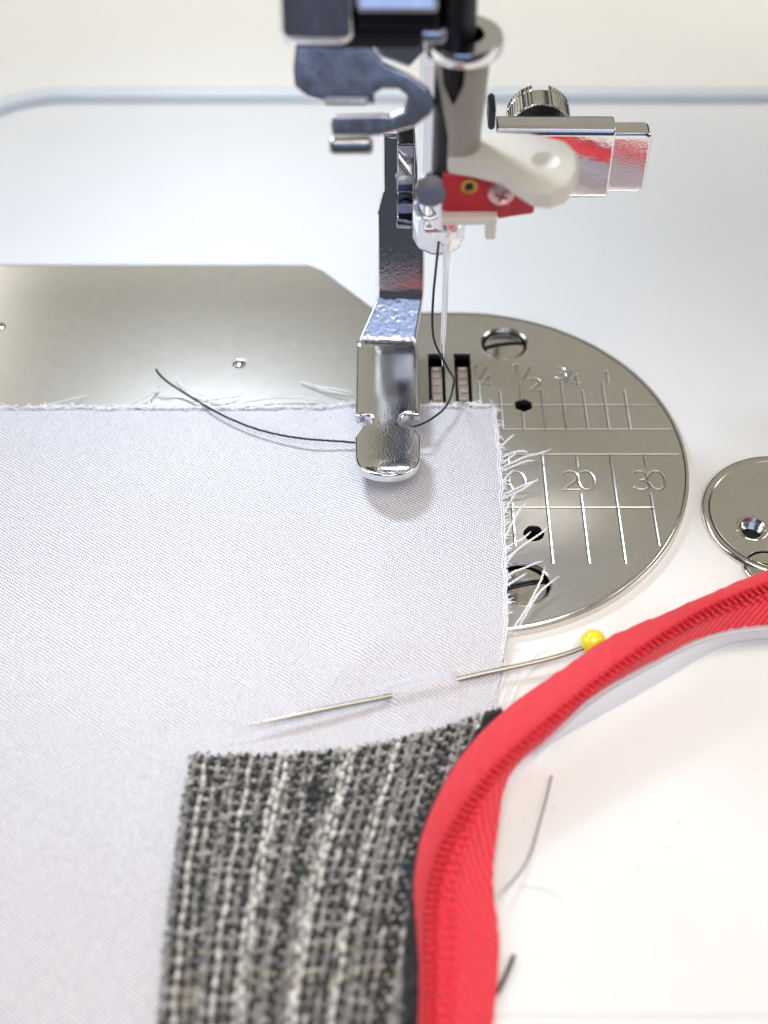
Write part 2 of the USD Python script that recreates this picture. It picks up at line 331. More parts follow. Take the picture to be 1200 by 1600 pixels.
# ------------------------------------------------------------------ needle plate
npl = Thing('needle_plate', 'round ended steel needle plate engraved with inch and millimetre lines', 'needle plate', base=(3.7, -3, ZB))
s1 = at(788, 537)[:2]; s2 = at(818, 912)[:2]; small = at(834, 833)[:2]; hexc = at(818, 633)[:2]
def slot(pxl, pxr):
    a, b = at(pxl, 551), at(pxr, 551); return sbox(a[0], -12.0, b[0], a[1])
slots = [slot(668.5, 694), slot(709, 734)]
def seg_poly(p, w): return LineString(p).buffer(w / 2, cap_style=2)
marks = []                                    # (name, list of polylines)
xi = lambda k: k * 25.4 / 8
def yrow(py): return at(700, py)[1]
for py, xa, xb in ((633, 600, 1030), (671, 600, 1049), (710, 600, 1061), (793, 600, 1021)):
    a = at(xb, py)
    if py == 633:
        marks += [('gauge_line', [[(6.5, yrow(py)), (hexc[0] - 1.6, yrow(py))]]), ('gauge_line', [[(hexc[0] + 1.6, yrow(py)), (a[0], yrow(py))]])]; continue
    marks.append(('gauge_line', [[(6.5 if py < 700 else 8.0, yrow(py)), (a[0], yrow(py))]]))
for k in range(2, 10):
    top = 596 if k % 2 == 0 else 610
    if k == 4: marks.append(('gauge_line', [[(xi(k), yrow(597)), (xi(k), yrow(624))]])); marks.append(('gauge_line', [[(xi(k), yrow(643)), (xi(k), yrow(671))]])); continue
    marks.append(('gauge_line', [[(xi(k), yrow(top)), (xi(k), yrow(671))]]))
for mm in (10, 15, 20, 25, 30):
    if mm in (15, 25): marks.append(('gauge_line', [[(mm, yrow(710)), (mm, yrow(880))]]))
    else:
        marks.append(('gauge_line', [[(mm, yrow(710)), (mm, yrow(729))]])); marks.append(('gauge_line', [[(mm, yrow(771)), (mm, yrow(880 if mm == 20 else 853))]]))
def arc(cx, cy, rx, ry, a0, a1, n=10):
    a = np.radians(np.linspace(a0, a1, n)); return list(zip(cx + rx * np.cos(a), cy + ry * np.sin(a)))
GLY = {'0': [arc(.32, .5, .32, .5, 90, 450, 22)], '1': [[(.02, .8), (.22, 1), (.22, 0)]],
       '2': [arc(.31, .70, .30, .30, 165, -35, 10) + [(0, 0), (.64, 0)]],
       '3': [arc(.3, .75, .28, .25, 150, -90, 10), arc(.3, .26, .32, .26, 90, -155, 10)],
       '4': [[(.42, 0), (.42, 1), (0, .28), (.64, .28)]], '/': [[(0, -.05), (.45, 1.05)]]}
def glyph(ch, px, py, h):
    """A figure engraved with its foot at the photo's (px, py)."""
    o = at(px, py)[:2]; return ('numeral', [[(o[0] + x * h, o[1] + y * h) for x, y in pl] for pl in GLY[ch]])
H = 3.7
marks += [glyph('2', 881, 765, H), glyph('0', 905, 765, H), glyph('3', 991, 765, H), glyph('0', 1016, 765, H), glyph('1', 773, 766, H), glyph('0', 796, 766, H)]
H = 2.6
marks += [glyph('1', 738, 588, H), glyph('/', 748, 592, H * 1.1), glyph('4', 754, 604, H),
          glyph('1', 803, 587, H), glyph('/', 817, 592, H * 1.1), glyph('2', 829, 609, H),
          glyph('3', 868, 592, H), glyph('/', 883, 598, H * 1.1), glyph('4', 892, 603, H), glyph('1', 945, 598, H)]
W = 0.42; D = 0.105
cut = unary_union([seg_poly(pl, W).union(unary_union([Point(*q).buffer(W / 2, quad_segs=4) for q in pl[1:-1]] or [Polygon()])) for _, pls in marks for pl in pls])
top_face = plate_full.difference(unary_union([Point(*s1).buffer(3.85, quad_segs=16), Point(*s2).buffer(3.9, quad_segs=16), Point(*small).buffer(1.45), Polygon([(hexc[0] + 1.45 * math.cos(a_), hexc[1] + 1.45 * math.sin(a_)) for a_ in np.radians(np.arange(30, 390, 60))])] + slots)).difference(Point(0, 0).buffer(0.9))
body = npl.part('plate', bev(top_face, ZB + 0.02, -D - 0.03, 0.1, 1, bottom=False), steel)
face_poly = top_face.buffer(-0.75).union(top_face.intersection(sbox(-8, -25, 20, 27))) if False else top_face
inset = plate_full.buffer(-0.85, quad_segs=40).union(sbox(-8, pc[1] - pr + .85, 0, pc[1] + pr - .85))
skin = top_face.intersection(inset).difference(cut)
skins = [g.simplify(0.004) for g in getattr(skin, 'geoms', [skin]) if g.area > 0.05]
npl.part('engraved_face', join([bev(g, -D - 0.1, 0.0, 0.03, 1, bottom=False) for g in skins]), steel)
# the bevelled rim: a sloping band from the face down to the bed
def rim():
    th = np.radians(np.linspace(-90, 90, 120)); prof = [(-0.95, -0.02), (-0.85, 0.0), (-0.45, -0.10), (-0.12, -0.42), (0.05, -0.9), (0.08, ZB + 0.02)]
    pts = [np.array([[-8, pc[1] - pr - o, z] for o, z in prof])] + [np.array([[pc[0] + (pr + o) * math.cos(t), pc[1] + (pr + o) * math.sin(t), z] for o, z in prof]) for t in th] + [np.array([[-8, pc[1] + pr + o, z] for o, z in prof])]
    v, f = grid(np.array(pts)); return v, f
npl.part('rim', rim(), nickel, smooth=50)
for name, pls in marks:
    tr = []
    for pl in pls:
        for a, b in zip(pl[:-1], pl[1:]):
            a, b = np.array(a), np.array(b); t = (b - a) / np.linalg.norm(b - a); n = np.array([-t[1], t[0]]) * (W / 2 + 0.01)
            if np.linalg.norm(b - a) > 2: a = a - t * 0.05; b = b + t * 0.05
            e = t * W * 0.3 if np.linalg.norm(b - a) < 2 else t * 0
            q = lambda p, z: (p[0], p[1], z)
            tr.append((np.array([q(a - e + n, -0.012), q(b + e + n, -0.012), q(b + e, -D), q(a - e, -D), q(a - e - n, -0.012), q(b + e - n, -0.012)]), np.array([(0, 3, 2, 1), (3, 4, 5, 2)])))
    npl.part(name, join(tr), groove_m, smooth=False)
def slotted_screw(c, r, ang, depth, m=nickel, ringm=nickel):
    body = mani(lathe([(0, -3), (r * .86, -3), (r * .86, depth), (r * .80, depth + 0.28), (r * .5, depth + 0.55), (r * 0.2, depth + 0.65), (0, depth + 0.66)], 48, c=(c[0], c[1], 0)))
    cutb = mani(moved(trimesh.creation.box((r * 2.4, r * .24, 3)), rot([0, 0, 1], ang), (c[0], c[1], depth - 0.1)))
    s = npl.part('screw', body - cutb, m, smooth=30)
    sv = moved(trimesh.creation.box((r * 1.62, r * .2, .9)), rot([0, 0, 1], ang), (c[0], c[1], depth - .3))
    npl.part('slot', sv, black_steel, smooth=False, parent=s)
    npl.part('bevel_ring', lathe([(r * 1.04, -0.03), (r * .99, 0.03), (r * .95, -0.15), (r * .935, -1.0)], 48, c=(c[0], c[1], 0)), ringm, parent=s)
slotted_screw(s1, 3.75, 10, -0.75); slotted_screw(s2, 3.8, 14, -0.75)
for sp_ in slots:
    x0, y0, x1, y1 = sp_.bounds; cx = (x0 + x1) / 2; w = (x1 - x0) * 0.32
    fd = npl.part('feed_dog', rbox((cx - w - .1, -12, -4), (cx + w + .1, y1 - 2.6, -1.5), 0.1, 1), tooth_m)
    y = y1 - 2.8
    for k in range(10):
        fr = bev(rrect(cx - w, y - 1.50, cx + w, y, .08).difference(sbox(cx - w * .66, y - 1.22, cx + w * .66, y - .35)), -1.6, -0.45, 0.06, 1)
        npl.part('tooth', join([fr, trimesh.creation.box((w * 1.5, 1.2, .5)) if False else moved(trimesh.creation.box((w * 1.4, 1.1, .5)), rot([1, 0, 0], -12), (cx, y - .8, -1.2))]), tooth_m, smooth=25, parent=fd); y -= 1.66

# ------------------------------------------------------------------ round cover plate at right
cd = Thing('cover_disc', 'small round steel cover plate at right, partly under the red zipper', 'cover plate', base=(*disc_c, ZB))
th_c = at(1176, 824, -0.5)[:2]; sc_c = at(1199, 884, -0.5)[:2]
hole = unary_union([Point(*th_c).buffer(1.95), Point(*sc_c).buffer(2.95, quad_segs=16)])
face = Point(*disc_c).buffer(disc_r - 1.2, quad_segs=32).difference(hole)
cd.part('disc', bev(face, ZB - 2, -0.62, 0.08, 1), steel)
cd.part('rim', lathe([(disc_r + .1, ZB), (disc_r, -0.75), (disc_r - .35, -0.42), (disc_r - .75, -0.42), (disc_r - 1.15, -0.6), (disc_r - 1.35, -0.72)], 96, c=(*disc_c, 0)), nickel, smooth=60)
hp = cd.part('threaded_hole', lathe([(2.3, -0.62), (2.2, -0.56), (1.95, -0.62), (1.75, -0.9), (1.6, -1.1)] + [x for k in range(6) for x in ((1.5, -1.1 - k * .55), (1.78, -1.35 - k * .55))] + [(1.4, -4.4)], 40, c=(*th_c, 0)), nickel, smooth=25)
cd.part('hole_floor', lathe([(0, -2.6), (1.55, -2.6), (1.55, -2.9), (0, -2.9)], 32, c=(*th_c, 0)), dark_well, parent=hp)
b_ = mani(lathe([(0, -3), (2.75, -3), (2.75, -0.95), (2.5, -0.75), (1.2, -0.6), (0, -0.58)], 40, c=(*sc_c, 0))) - mani(moved(trimesh.creation.box((7, .8, 3)), rot([0, 0, 1], -18), (*sc_c, 0.5)))
scp = cd.part('screw', b_, nickel, smooth=30)
cd.part('bevel_ring', lathe([(3.25, -0.63), (3.15, -0.52), (2.95, -0.6), (2.85, -1.4)], 40, c=(*sc_c, 0)), chrome, parent=scp)

# ------------------------------------------------------------------ white satin cloth, its frayed edges
PIN_A, PIN_B = at(905, 1019, 1.1), at(386, 1133, 1.1)
def plate_z(x, y):
    """Height of what the cloth lies on, blurred as the cloth bridges the steps."""
    d = np.maximum(np.hypot(np.maximum(x - pc[0], 0), y - pc[1]) - pr, -8 - x)
    t = np.clip((d + 0.5) / 11, 0, 1); t = t * t * (3 - 2 * t)
    return ZB * t
def cloth_z(x, y):
    x, y = np.asarray(x, float), np.asarray(y, float)
    P = np.stack([x * .035, y * .035, 0 * x], -1)
    z = plate_z(x, y) + 0.30 + 0.75 * (meshkit.fbm(P + 5, 3, 3) - 0.42) * np.clip((6 - y) / 22, 0.15, 1)
    z = np.maximum(z, plate_z(x, y) + 0.22)
    a, b = at(608, 1087, -.3)[:2], at(716, 1061, -.3)[:2]; t = (b - a) / np.linalg.norm(b - a)
    s = (x - a[0]) * t[0] + (y - a[1]) * t[1]; d = np.abs(-(x - a[0]) * t[1] + (y - a[1]) * t[0]); L = np.linalg.norm(b - a)
    k = np.clip((s + 0.5) / 1.2, 0, 1) * np.clip((L + 0.5 - s) / 1.2, 0, 1)
    z = z * (1 - k * np.exp(-(d / 1.6) ** 4)) + 0.06 * k * np.exp(-(d / 1.6) ** 4) + 0.3 * k * np.exp(-(d / 4.5) ** 2) * np.cos(d * 1.1) ** 2
    return z
edge_px = [(776, 634), (781, 690), (785, 740), (788, 790), (791, 850), (793, 910), (794, 960), (792, 1000), (786, 1040), (779, 1075), (775, 1110), (772, 1160), (770, 1250), (768, 1700)]
edge = np.array([at(a, b, 0.3 if b < 980 else -0.8)[:2] for a, b in edge_px])
ytop = at(300, 632, -0.3)[1]; ytop_r = edge[0][1]
ys = np.r_[np.linspace(ytop_r, -35, 130), np.linspace(-35, -128, 170)[1:]]
xr = np.interp(-ys, -edge[:, 1], edge[:, 0])
us = np.linspace(0, 1, 300) ** 0.9
X = -112 + us[None, :] * (xr[:, None] + 112); Yg = np.repeat(ys[:, None], len(us), 1)
topfade = np.clip(1 - (ytop_r - ys) / 12, 0, 1)[:, None]
Yg = Yg + topfade * ((ytop - ytop_r) * np.clip((-2 - X) / 12, 0, 1) + 0.35 * (meshkit.noise(np.stack([X * .22, 0 * X, 0 * X], -1), 4) - .5) + 0.2 * (meshkit.noise(np.stack([X * 1.3, 0 * X, 0 * X], -1), 9) - .5))
X = X + (us[None, :] ** 40) * 0.35 * (meshkit.noise(np.stack([0 * X, Yg * .8, 0 * X], -1), 6) - .5)
P = np.stack([X, Yg, cloth_z(X, Yg)], -1)
cloth = Thing('white_cloth', 'piece of white satin fabric with frayed edges under the raised presser foot', 'fabric', base=(-40, -50, ZB))
cp = cloth.part('cloth', solid_sheet(P, 0.09), satin_m, smooth=60)
fr = []
for k in range(520):                           # short fibres along the back edge
    u = rng.random() ** 0.8; x = -95 + u * (edge[0][0] + 94.6); j = int(np.clip(np.searchsorted(P[0, :, 0], x), 0, len(us) - 1)); p0 = P[0, j] + [0, -0.5, 0]
    a = rng.normal(0.4 if rng.random() < .5 else 2.7, 0.45); L = rng.uniform(0.7, 2.2)
    d = np.array([math.cos(a), abs(math.sin(a)) * 0.7, 0.12]); n = rng.normal(0, .3, 3)
    fr.append(tube(chain([p0, p0 + d * L * .5 + [0, .2, .25 + .1 * n[2]], p0 + d * L + [0, n[1] * .4, 0.1]], 7), rng.uniform(.05, .11), 5))
for k in range(130):                           # fuzz along the right edge
    i = int(rng.integers(0, 150)); p0 = P[i, -1] + [-0.3, 0, 0]; L = rng.uniform(0.4, 1.3); a = rng.normal(0.5, .6)
    d = np.array([math.cos(a), math.sin(a), .1])
    fr.append(tube(chain([p0, p0 + d * L * .5 + [0, 0, .15], p0 + d * L], 6), rng.uniform(.04, .08), 5))
cloth.part('edge_fibres', join(fr), thread_white, kind='stuff')
sel = []
for o in (-0.18, -0.5):                         # loose warp ends lying along the right edge
    q = np.array([P[i, -1] + [o + .08 * math.sin(i * .31), 0, .09] for i in range(2, 150, 2)]); sel.append(twisted(resample(q, .25), .13, .9, 6))
cloth.part('selvedge_yarn', join(sel), thread_white)
FR = [[(782, 700), (803, 680)], [(784, 724), (796, 716), (806, 708)], [(783, 731), (831, 711), (862, 700)], [(784, 735), (822, 722), (837, 716)], [(782, 757), (795, 741), (806, 729)],
      [(786, 773), (819, 758), (843, 748)], [(786, 780), (807, 769), (838, 751)], [(786, 806), (797, 785), (808, 768)], [(788, 845), (806, 806), (823, 785)], [(788, 858), (808, 846), (830, 830)],
      [(790, 874), (831, 842), (858, 823)], [(790, 902), (831, 880), (849, 876)], [(790, 916), (808, 905), (823, 895)], [(794, 992), (826, 945), (841, 914), (856, 880)], [(803, 992), (828, 948), (844, 925), (877, 896)],
      [(783, 716), (812, 703), (824, 706)], [(788, 890), (797, 872), (812, 858)], [(786, 1012), (789, 1050), (780, 1082)], [(792, 1096), (820, 1040), (862, 1012)], [(788, 1104), (812, 1050), (840, 1018)]]
for i, f in enumerate(FR):
    n = len(f); h = 1.9 if i < 17 else 0.5
    q = [at(px, py, (0.25 if py < 985 else -0.6) + h * (k / (n - 1)) ** 0.8 * (0.5 + 0.5 * rng.random())) for k, (px, py) in enumerate(f)]
    if n == 2: q = [q[0], (q[0] + q[1]) / 2 + [0, .1, .2], q[1]]
    c = resample(chain(q, 40), 0.18); c += 0.05 * np.sin(np.arange(len(c)) * .9)[:, None] * [1, .5, .5]; c += 1.7 * (meshkit.noise(np.stack([np.arange(len(c)) * .06, np.full(len(c), i * 1.7), np.zeros(len(c))], -1), 12) - .5)[:, None] * np.linspace(0, 1, len(c))[:, None] * [.6, .8, .3]
    cloth.part('frayed_thread', twisted(c, .155 if i < 17 else .10, 1.1, 6), thread_white)
LT = [[(243, 640), (236, 618), (248, 604), (251, 612)], [(276, 588), (290, 606), (318, 618), (345, 629)], [(300, 628), (350, 622), (378, 618)], [(470, 596), (500, 604), (530, 609), (556, 616)], [(484, 601), (520, 612), (552, 620)],
      [(205, 632), (228, 620), (248, 610)], [(60, 636), (110, 624), (138, 617)], [(365, 636), (410, 624), (470, 622), (520, 630)]]
for f in LT:
    q = [at(px, py, -0.95 + 0.9 * math.sin(k / (len(f) - 1) * math.pi) * .6) for k, (px, py) in enumerate(f)]
    cloth.part('loose_fibre', twisted(resample(chain(q, 40), .25), .13, 1.1, 5), thread_white)

# ------------------------------------------------------------------ tweed cloth woven from single yarns
def bez(pts, n): return chain(pts, n)
tz = lambda px, py: at(px, py, float(cloth_z(*at(px, py, 0)[:2])) + 0.55)
Lr = bez([tz(301, 1181), tz(283, 1290), tz(266, 1420), tz(250, 1600), tz(244, 1720)], 60)
Rr = bez([tz(784, 1106), tz(752, 1230), tz(706, 1400), tz(672, 1600), tz(660, 1720)], 60)
Tr = bez([tz(301, 1181), tz(400, 1180), tz(520, 1173), tz(620, 1157), tz(700, 1136), tz(784, 1106)], 60)
def tw(u, v):
    u, v = np.atleast_1d(u), np.atleast_1d(v)
    ev = lambda C, t: np.stack([np.interp(t * (len(C) - 1), np.arange(len(C)), C[:, k]) for k in range(3)], -1)
    base = ev(Lr, v) * (1 - u)[:, None] + ev(Rr, v) * u[:, None]
    chord = Lr[0] * (1 - u)[:, None] + Rr[0] * u[:, None]
    p = base + (ev(Tr, u) - chord) * ((1 - v) ** 1.5)[:, None]
    p[:, 2] = cloth_z(p[:, 0], p[:, 1]) + 0.62
    return p
tweed = Thing('tweed_cloth', 'coarse black and ecru tweed piece lying on the white satin', 'fabric', base=(*at(450, 1400, 0)[:2], 0))
NW, NF = 50, 55
ug, vg = np.meshgrid(np.linspace(.004, 1, 40), np.linspace(.004, 1, 40), indexing='ij')
bk = tw(ug.ravel(), vg.ravel()).reshape(40, 40, 3); bk[..., 2] -= .42
tweed.part('backing', solid_sheet(bk, .1), Y['black'])
wk = ['grey', 'black', 'ecru', 'black', 'mix'] + ['black', 'grey', 'mix', 'black', 'ecru', 'black', 'grey', 'black', 'ecru', 'ecru', 'mix', 'black', 'grey', 'mix', 'black', 'black', 'grey', 'mix', 'ecru', 'ecru', 'black', 'mix', 'black', 'grey', 'black', 'mix', 'ecru', 'black', 'grey', 'mix', 'black', 'grey', 'black', 'mix', 'black', 'black', 'black'] + ['mix', 'grey', 'black', 'mix', 'ecru', 'black', 'grey', 'black', 'black'] + ['mix', 'black', 'grey', 'mix', 'black', 'black', 'grey', 'black']
for i in range(NW):
    u = (i + 0.5) / NW; v = np.linspace(-0.0, 1, NF * 8)
    uu = u + 0.0035 * np.sin(v * 37 + i * 1.7) + 0.004 * (meshkit.noise(np.stack([v * 25, 0 * v + i, 0 * v], -1)) - .5)
    p = tw(uu, v); p[:, 2] += 0.05 + 0.21 * np.cos(math.pi * (v * NF - 0.5 + i)); thin = wk[i] == 'ecru'
    r = (0.30 if thin else 0.28) + 0.10 * (meshkit.noise(np.stack([v * 30, 0 * v + i * 3.1, 0 * v], -1), 2) - .5)
    tweed.part('warp_yarn', tube(p, r, 7), Y[wk[i]])
fk = []
for j in range(NF):
    t = j / NF; r_ = rng.random()
    fk.append(('grey' if r_ < .5 else 'mix') if t < .42 else ('mix' if r_ < .35 else 'grey' if r_ < .82 else 'brown'))
for j in range(NF):
    v = (j + 0.5) / NF; u = np.linspace(-0.004, 1.0, NW * 8)
    vv = v + 0.0035 * np.sin(u * 31 + j * 2.1) + 0.005 * (meshkit.noise(np.stack([u * 22, 0 * u + j, 0 * u], -1), 3) - .5)
    p = tw(u, np.clip(vv, 0, 1)); p[:, 2] -= 0.21 * np.cos(math.pi * (u * NW - 0.5 + j))
    r = 0.235 + 0.11 * (meshkit.noise(np.stack([u * 26, 0 * u + j * 2.3, 0 * u], -1), 5) - .5)
    tweed.part('weft_yarn', tube(p, r, 7), Y[fk[j]])
def tuft(cu, cv, su, sv, n, m, r=.10):
    out = []
    for k in range(n):
        p = tw(cu + rng.normal(0, su), np.clip(cv + rng.normal(0, sv), 0, 1))[0] + [0, 0, .25]
        out.append(tube(chain([p, p + [rng.normal(0, .3), rng.normal(0, .3), rng.uniform(.05, .3)], p + [rng.normal(0, .55), rng.normal(0, .5), .05]], 7), r, 5))
    return join(out)
tweed.part('slub', tuft(.42, .43,   .014, .025, 34, None), Y['green'], label='dark green tuft in the weave', kind='stuff')
tweed.part('slub', tuft(.85, .43, .012, .015, 60, None), navy_wool, label='navy blue tuft by the zipper', kind='stuff')
tweed.part('slub', tuft(.11, .72, .02, .02, 26, None), Y['brown'], label='brown tuft low in the weave', kind='stuff')
tweed.part('slub', tuft(.40, .16, .028, .05, 70, None), Y['black'], kind='stuff', label='black patch of fuzzy yarn')
fz = []
for k in range(190):
    u, v = (rng.random(), 0.0) if rng.random() < .5 else (0.0, rng.random()); p = tw(u, v)[0]; L = rng.uniform(.15, .55)
    d = np.array([rng.normal(0, .5), 1, .2]) if v == 0 else np.array([-1, rng.normal(0, .9), .2])
    fz.append(tube(chain([p, p + d * L * .5 + [0, 0, .12], p + d * L], 5), .055, 4))
tweed.part('edge_fuzz', join(fz), Y['black'], kind='stuff')
# dark folded edge running along the zipper
fe = chain([tz(775, 1118), tz(728, 1200), tz(676, 1300), tz(660, 1400), tz(650, 1480), tz(650, 1600), tz(652, 1720)], 120) + [0, 0, .35]
tweed.part('folded_edge', join([tube(fe + [(-.55 + .55 * k) * 1.3, 0, -.15 * abs(k - 1)], .8 + .12 * np.sin(np.arange(120) * .9 + k), 8) for k in range(3)]), Y['black'])

# ------------------------------------------------------------------ red zipper
def rail(pts, n=420):
    """pts: (px, py, z)."""
    return chain([at(a, b, z) for a, b, z in pts], n)
Lrail = rail([(1290, 850, 6.5), (1200, 889, 6.2), (1100, 931, 6.0), (1032, 961, 5.7), (948, 998, 5.3), (885, 1041, 4.8), (800, 1100, 4.0), (720, 1182, 3.2), (672, 1270, 2.6), (649, 1350, 2.1), (649, 1430, 1.7), (655, 1520, 1.4), (653, 1600, 1.3), (648, 1720, 1.2)])
Crail = rail([(1290, 878, 7.6), (1196, 914, 7.4), (1100, 957, 7.2), (1000, 1019, 6.9), (920, 1078, 6.4), (830, 1152, 5.4), (752, 1228, 4.4), (697, 1310, 3.5), (671, 1385, 2.8), (664, 1450, 2.3), (664, 1520, 1.9), (661, 1600, 1.8), (656, 1720, 1.7)])
Rrail = rail([(1290, 968, 4.6), (1200, 976, 4.4), (1110, 991, 4.3), (1015, 1036, 4.2), (921, 1092, 4.0), (860, 1150, 3.6), (797, 1212, 2.4), (778, 1300, 1.4), (770, 1365, 0.7), (778, 1450, 0.1), (780, 1500, -0.2), (775, 1560, -0.4), (771, 1600, -0.5), (760, 1720, -0.5)])
zip_ = Thing('red_zipper', 'bright red coil zipper curving across the tweed and bed', 'zipper', base=at(760, 1250, 0))
def strip(A, B, n, bulge, th, m, name, rough=0.0, **kw):
    t = np.linspace(0, 1, n); Pm = A[:, None] * (1 - t)[None, :, None] + B[:, None] * t[None, :, None]
    Pm[..., 2] += bulge * np.sin(math.pi * t)[None]
    if rough: Pm += rough * (meshkit.noise(Pm * 1.1 + 3, 8) - .5)[..., None] * [0.6, .6, 1]
    s = np.r_[0, np.cumsum(np.linalg.norm(np.diff(A, axis=0), axis=1))]; wd = np.linalg.norm(B - A, axis=1)
    uv = np.stack([np.repeat(s[:, None], n, 1), t[None] * wd[:, None]], -1).reshape(-1, 2)
    v, f = solid_sheet(Pm, th); return zip_.part(name, (v, f), m, smooth=True, uv=np.vstack([uv, uv]), **kw)
mid = lambda t: Crail * (1 - t) + Rrail * t
strip(Lrail, Crail + [0, 0, -.7], 14, 0.5, .35, smooth_tape_m, 'tape', .35)
strip(Crail + [0, 0, -.5], Rrail, 22, 0.25, .35, tape_m, 'tape', .32)
sC = resample(mid(.075) - [0, 0, .02], 0.08); coil = []
step = 0.95; d_ = np.gradient(sC, axis=0); d_ /= np.linalg.norm(d_, axis=1, keepdims=True)
side = np.cross(d_, [0, 0, 1]); side /= np.linalg.norm(side, axis=1, keepdims=True)
k = 0
while k < len(sC):
    c, t, s_ = sC[k], d_[k], side[k]; a = np.linspace(0, math.pi, 9)
    w_ = 0.60
    loop = c + np.outer(np.cos(a) * -w_, s_) + np.outer(np.sin(a), [0, 0, .16]) + np.outer(np.linspace(-.18, .18, 9), t)
    coil.append(tube(loop, .27, 7)); k += int(step / .08)
zip_.part('coil', join(coil), coil_m, smooth=True, kind='stuff')
st = []
for t_, off in ((.30, 0), (.39, 5)):                # two rows of chain stitches beside the coil
    q = resample(mid(t_) + [0, 0, .22], .1); g_ = np.gradient(q, axis=0); g_ /= np.linalg.norm(g_, axis=1, keepdims=True)
    for k in range(off, len(q) - 8, 11):
        st.append(tube([q[k] - g_[k] * .28, q[k] + [0, 0, .12], q[k] + g_[k] * .28], [.14, .30, .14], 6))
zip_.part('stitching', join(st), stitch_m, smooth=True, kind='stuff')

# ------------------------------------------------------------------ white ribbon under the zipper
A = rail([(1290, 972, 3.9), (1200, 980, 3.8), (1110, 995, 3.6), (1015, 1040, 3.4), (921, 1097, 3.0), (862, 1150, 2.2), (838, 1168, 1.6)], 160)
B = rail([(1290, 992, -0.6), (1200, 995, -0.8), (1132, 1006, -0.9), (1038, 1058, -1.0), (944, 1112, -1.0), (870, 1152, -0.9), (838, 1174, -0.2)], 160)
t = np.linspace(0, 1, 10); Pm = A[:, None] * (1 - t)[None, :, None] + B[:, None] * t[None, :, None]; Pm[..., 1] -= 0.25 * np.sin(t * math.pi)[None]
single('white_ribbon', solid_sheet(Pm, .3), ribbon_m, 'narrow white ribbon standing on edge beneath the red zipper', 'ribbon', smooth=True)

# ------------------------------------------------------------------ pin
pin = Thing('dressmaking_pin', 'steel pin with yellow bead head stuck through the white satin', 'pin', base=(PIN_A + PIN_B) / 2)
hd = at(927, 1004, .5)
pin.part('head', moved(trimesh.creation.icosphere(3, 1.75), t=hd), yellow_glass, smooth=True)
line = chain([hd, at(860, 1029, .25), at(780, 1047, .0), at(722, 1060, -.25), at(660, 1075, -.45), at(606, 1088, -.25), at(540, 1101, .05), at(460, 1118, .3), at(386, 1133, .45)], 70)
pin.part('shaft', tube(line, np.r_[np.full(60, .33), np.linspace(.33, .05, 10)], 10), pin_m, smooth=True)

# ------------------------------------------------------------------ loose threads on the bed
def thread(name, pts, r, m, label, tw_=None, smooth=True):
    c = resample(chain([at(a, b, z) for a, b, z in pts], 120), .3)
    single(name, twisted(c, r, tw_, 6) if tw_ else tube(c, r, 7), m, label, 'thread', smooth)
thread('loose_thread', [(862, 1212, -1.1), (850, 1262, -1.0), (838, 1305, -1.1), (824, 1345, -.9), (800, 1378, -.4), (774, 1404, .5)], .17, thread_grey, 'fine grey thread lying on the white bed right of the zipper', .9)
thread('loose_thread', [(803, 1492, -.7), (795, 1514, -.9), (786, 1534, -.9), (776, 1556, -.7)], .27, Y['black'], 'short dark bit of yarn by the lower zipper edge', 1.4)
thread('loose_thread', [(812, 1383, -1.15), (850, 1388, -1.1), (880, 1405, -1.15)], .05, thread_white, 'faint hair of white lint on the bed below the grey thread')

# ------------------------------------------------------------------ presser foot (raised)
ft = Thing('presser_foot', 'narrow chrome zipper foot with two side notches, raised over the cloth', 'presser foot', base=(-7, 10, 5))
zs = 5.0
q = lambda px, py: at(px, py, zs)
toe_y, heel_y = q(605, 749)[1], q(605, 536)[1]
xl, xr_ = q(554.5, 690)[0], q(657.5, 690)[0]
n_y = q(605, 656)[1]; xc = (xl + xr_) / 2
ys_ = 20.4; zsh = aty(620, 464, ys_)[2]; TL = math.tan(math.radians(17)); CL, SL = math.cos(math.radians(17)), math.sin(math.radians(17))
s_in = heel_y; L_in = math.hypot(ys_ - heel_y, zsh - zs)
def on_shank(px, py):
    d = FW + (px - 600) / FPX * np.array([1, 0, 0]) + (800 - py) / FPX * UP
    k = (ys_ - CAM[1] + (CAM[2] - zsh) * TL) / (d[1] - d[2] * TL); return CAM + d * k
L_sh = (on_shank(620, 212)[2] - zsh) / CL
sxl, sxr = on_shank(589, 420)[0], on_shank(664, 420)[0]; stl = on_shank(598, 250)[0]
y_to = heel_y + L_in
s_of = lambda py: y_to + (on_shank(620, py)[2] - zsh) / CL
out = [(xl + .1, toe_y + 5.0), (xl, toe_y + 7.6), (xl, heel_y - .3), (sxl + .1, y_to), (sxl, y_to + 2), (sxl, s_of(335)), (stl, s_of(300)), (stl, y_to + L_sh), (sxr - 1.6, y_to + L_sh), (sxr - .4, s_of(335)), (sxr, s_of(350)), (sxr, y_to + .5), (xr_ - .4, heel_y), (xr_, heel_y - .8), (xr_, toe_y + 7.4), (xr_ - .1, toe_y + 5.0)]
toe = [(xc + (xr_ - xl - .2) / 2 * math.copysign(abs(math.cos(a_)) ** 1.0, math.cos(a_)), toe_y + 5.0 + 5.0 * math.copysign(abs(math.sin(a_)) ** .92, math.sin(a_))) for a_ in np.linspace(0, -math.pi, 40)]
pl = Polygon([(a, b) for a, b in out[:-1]] + toe).buffer(0)
nl = unary_union([Point(xl + 1.4, n_y).buffer(1.05), sbox(xl - 1, n_y - .8, xl + 1.4, n_y + .8)]); nr = unary_union([Point(xr_ - 1.5, n_y).buffer(1.3), sbox(xr_ - 1.5, n_y - .6, xr_ + 1, n_y + 1.2)])
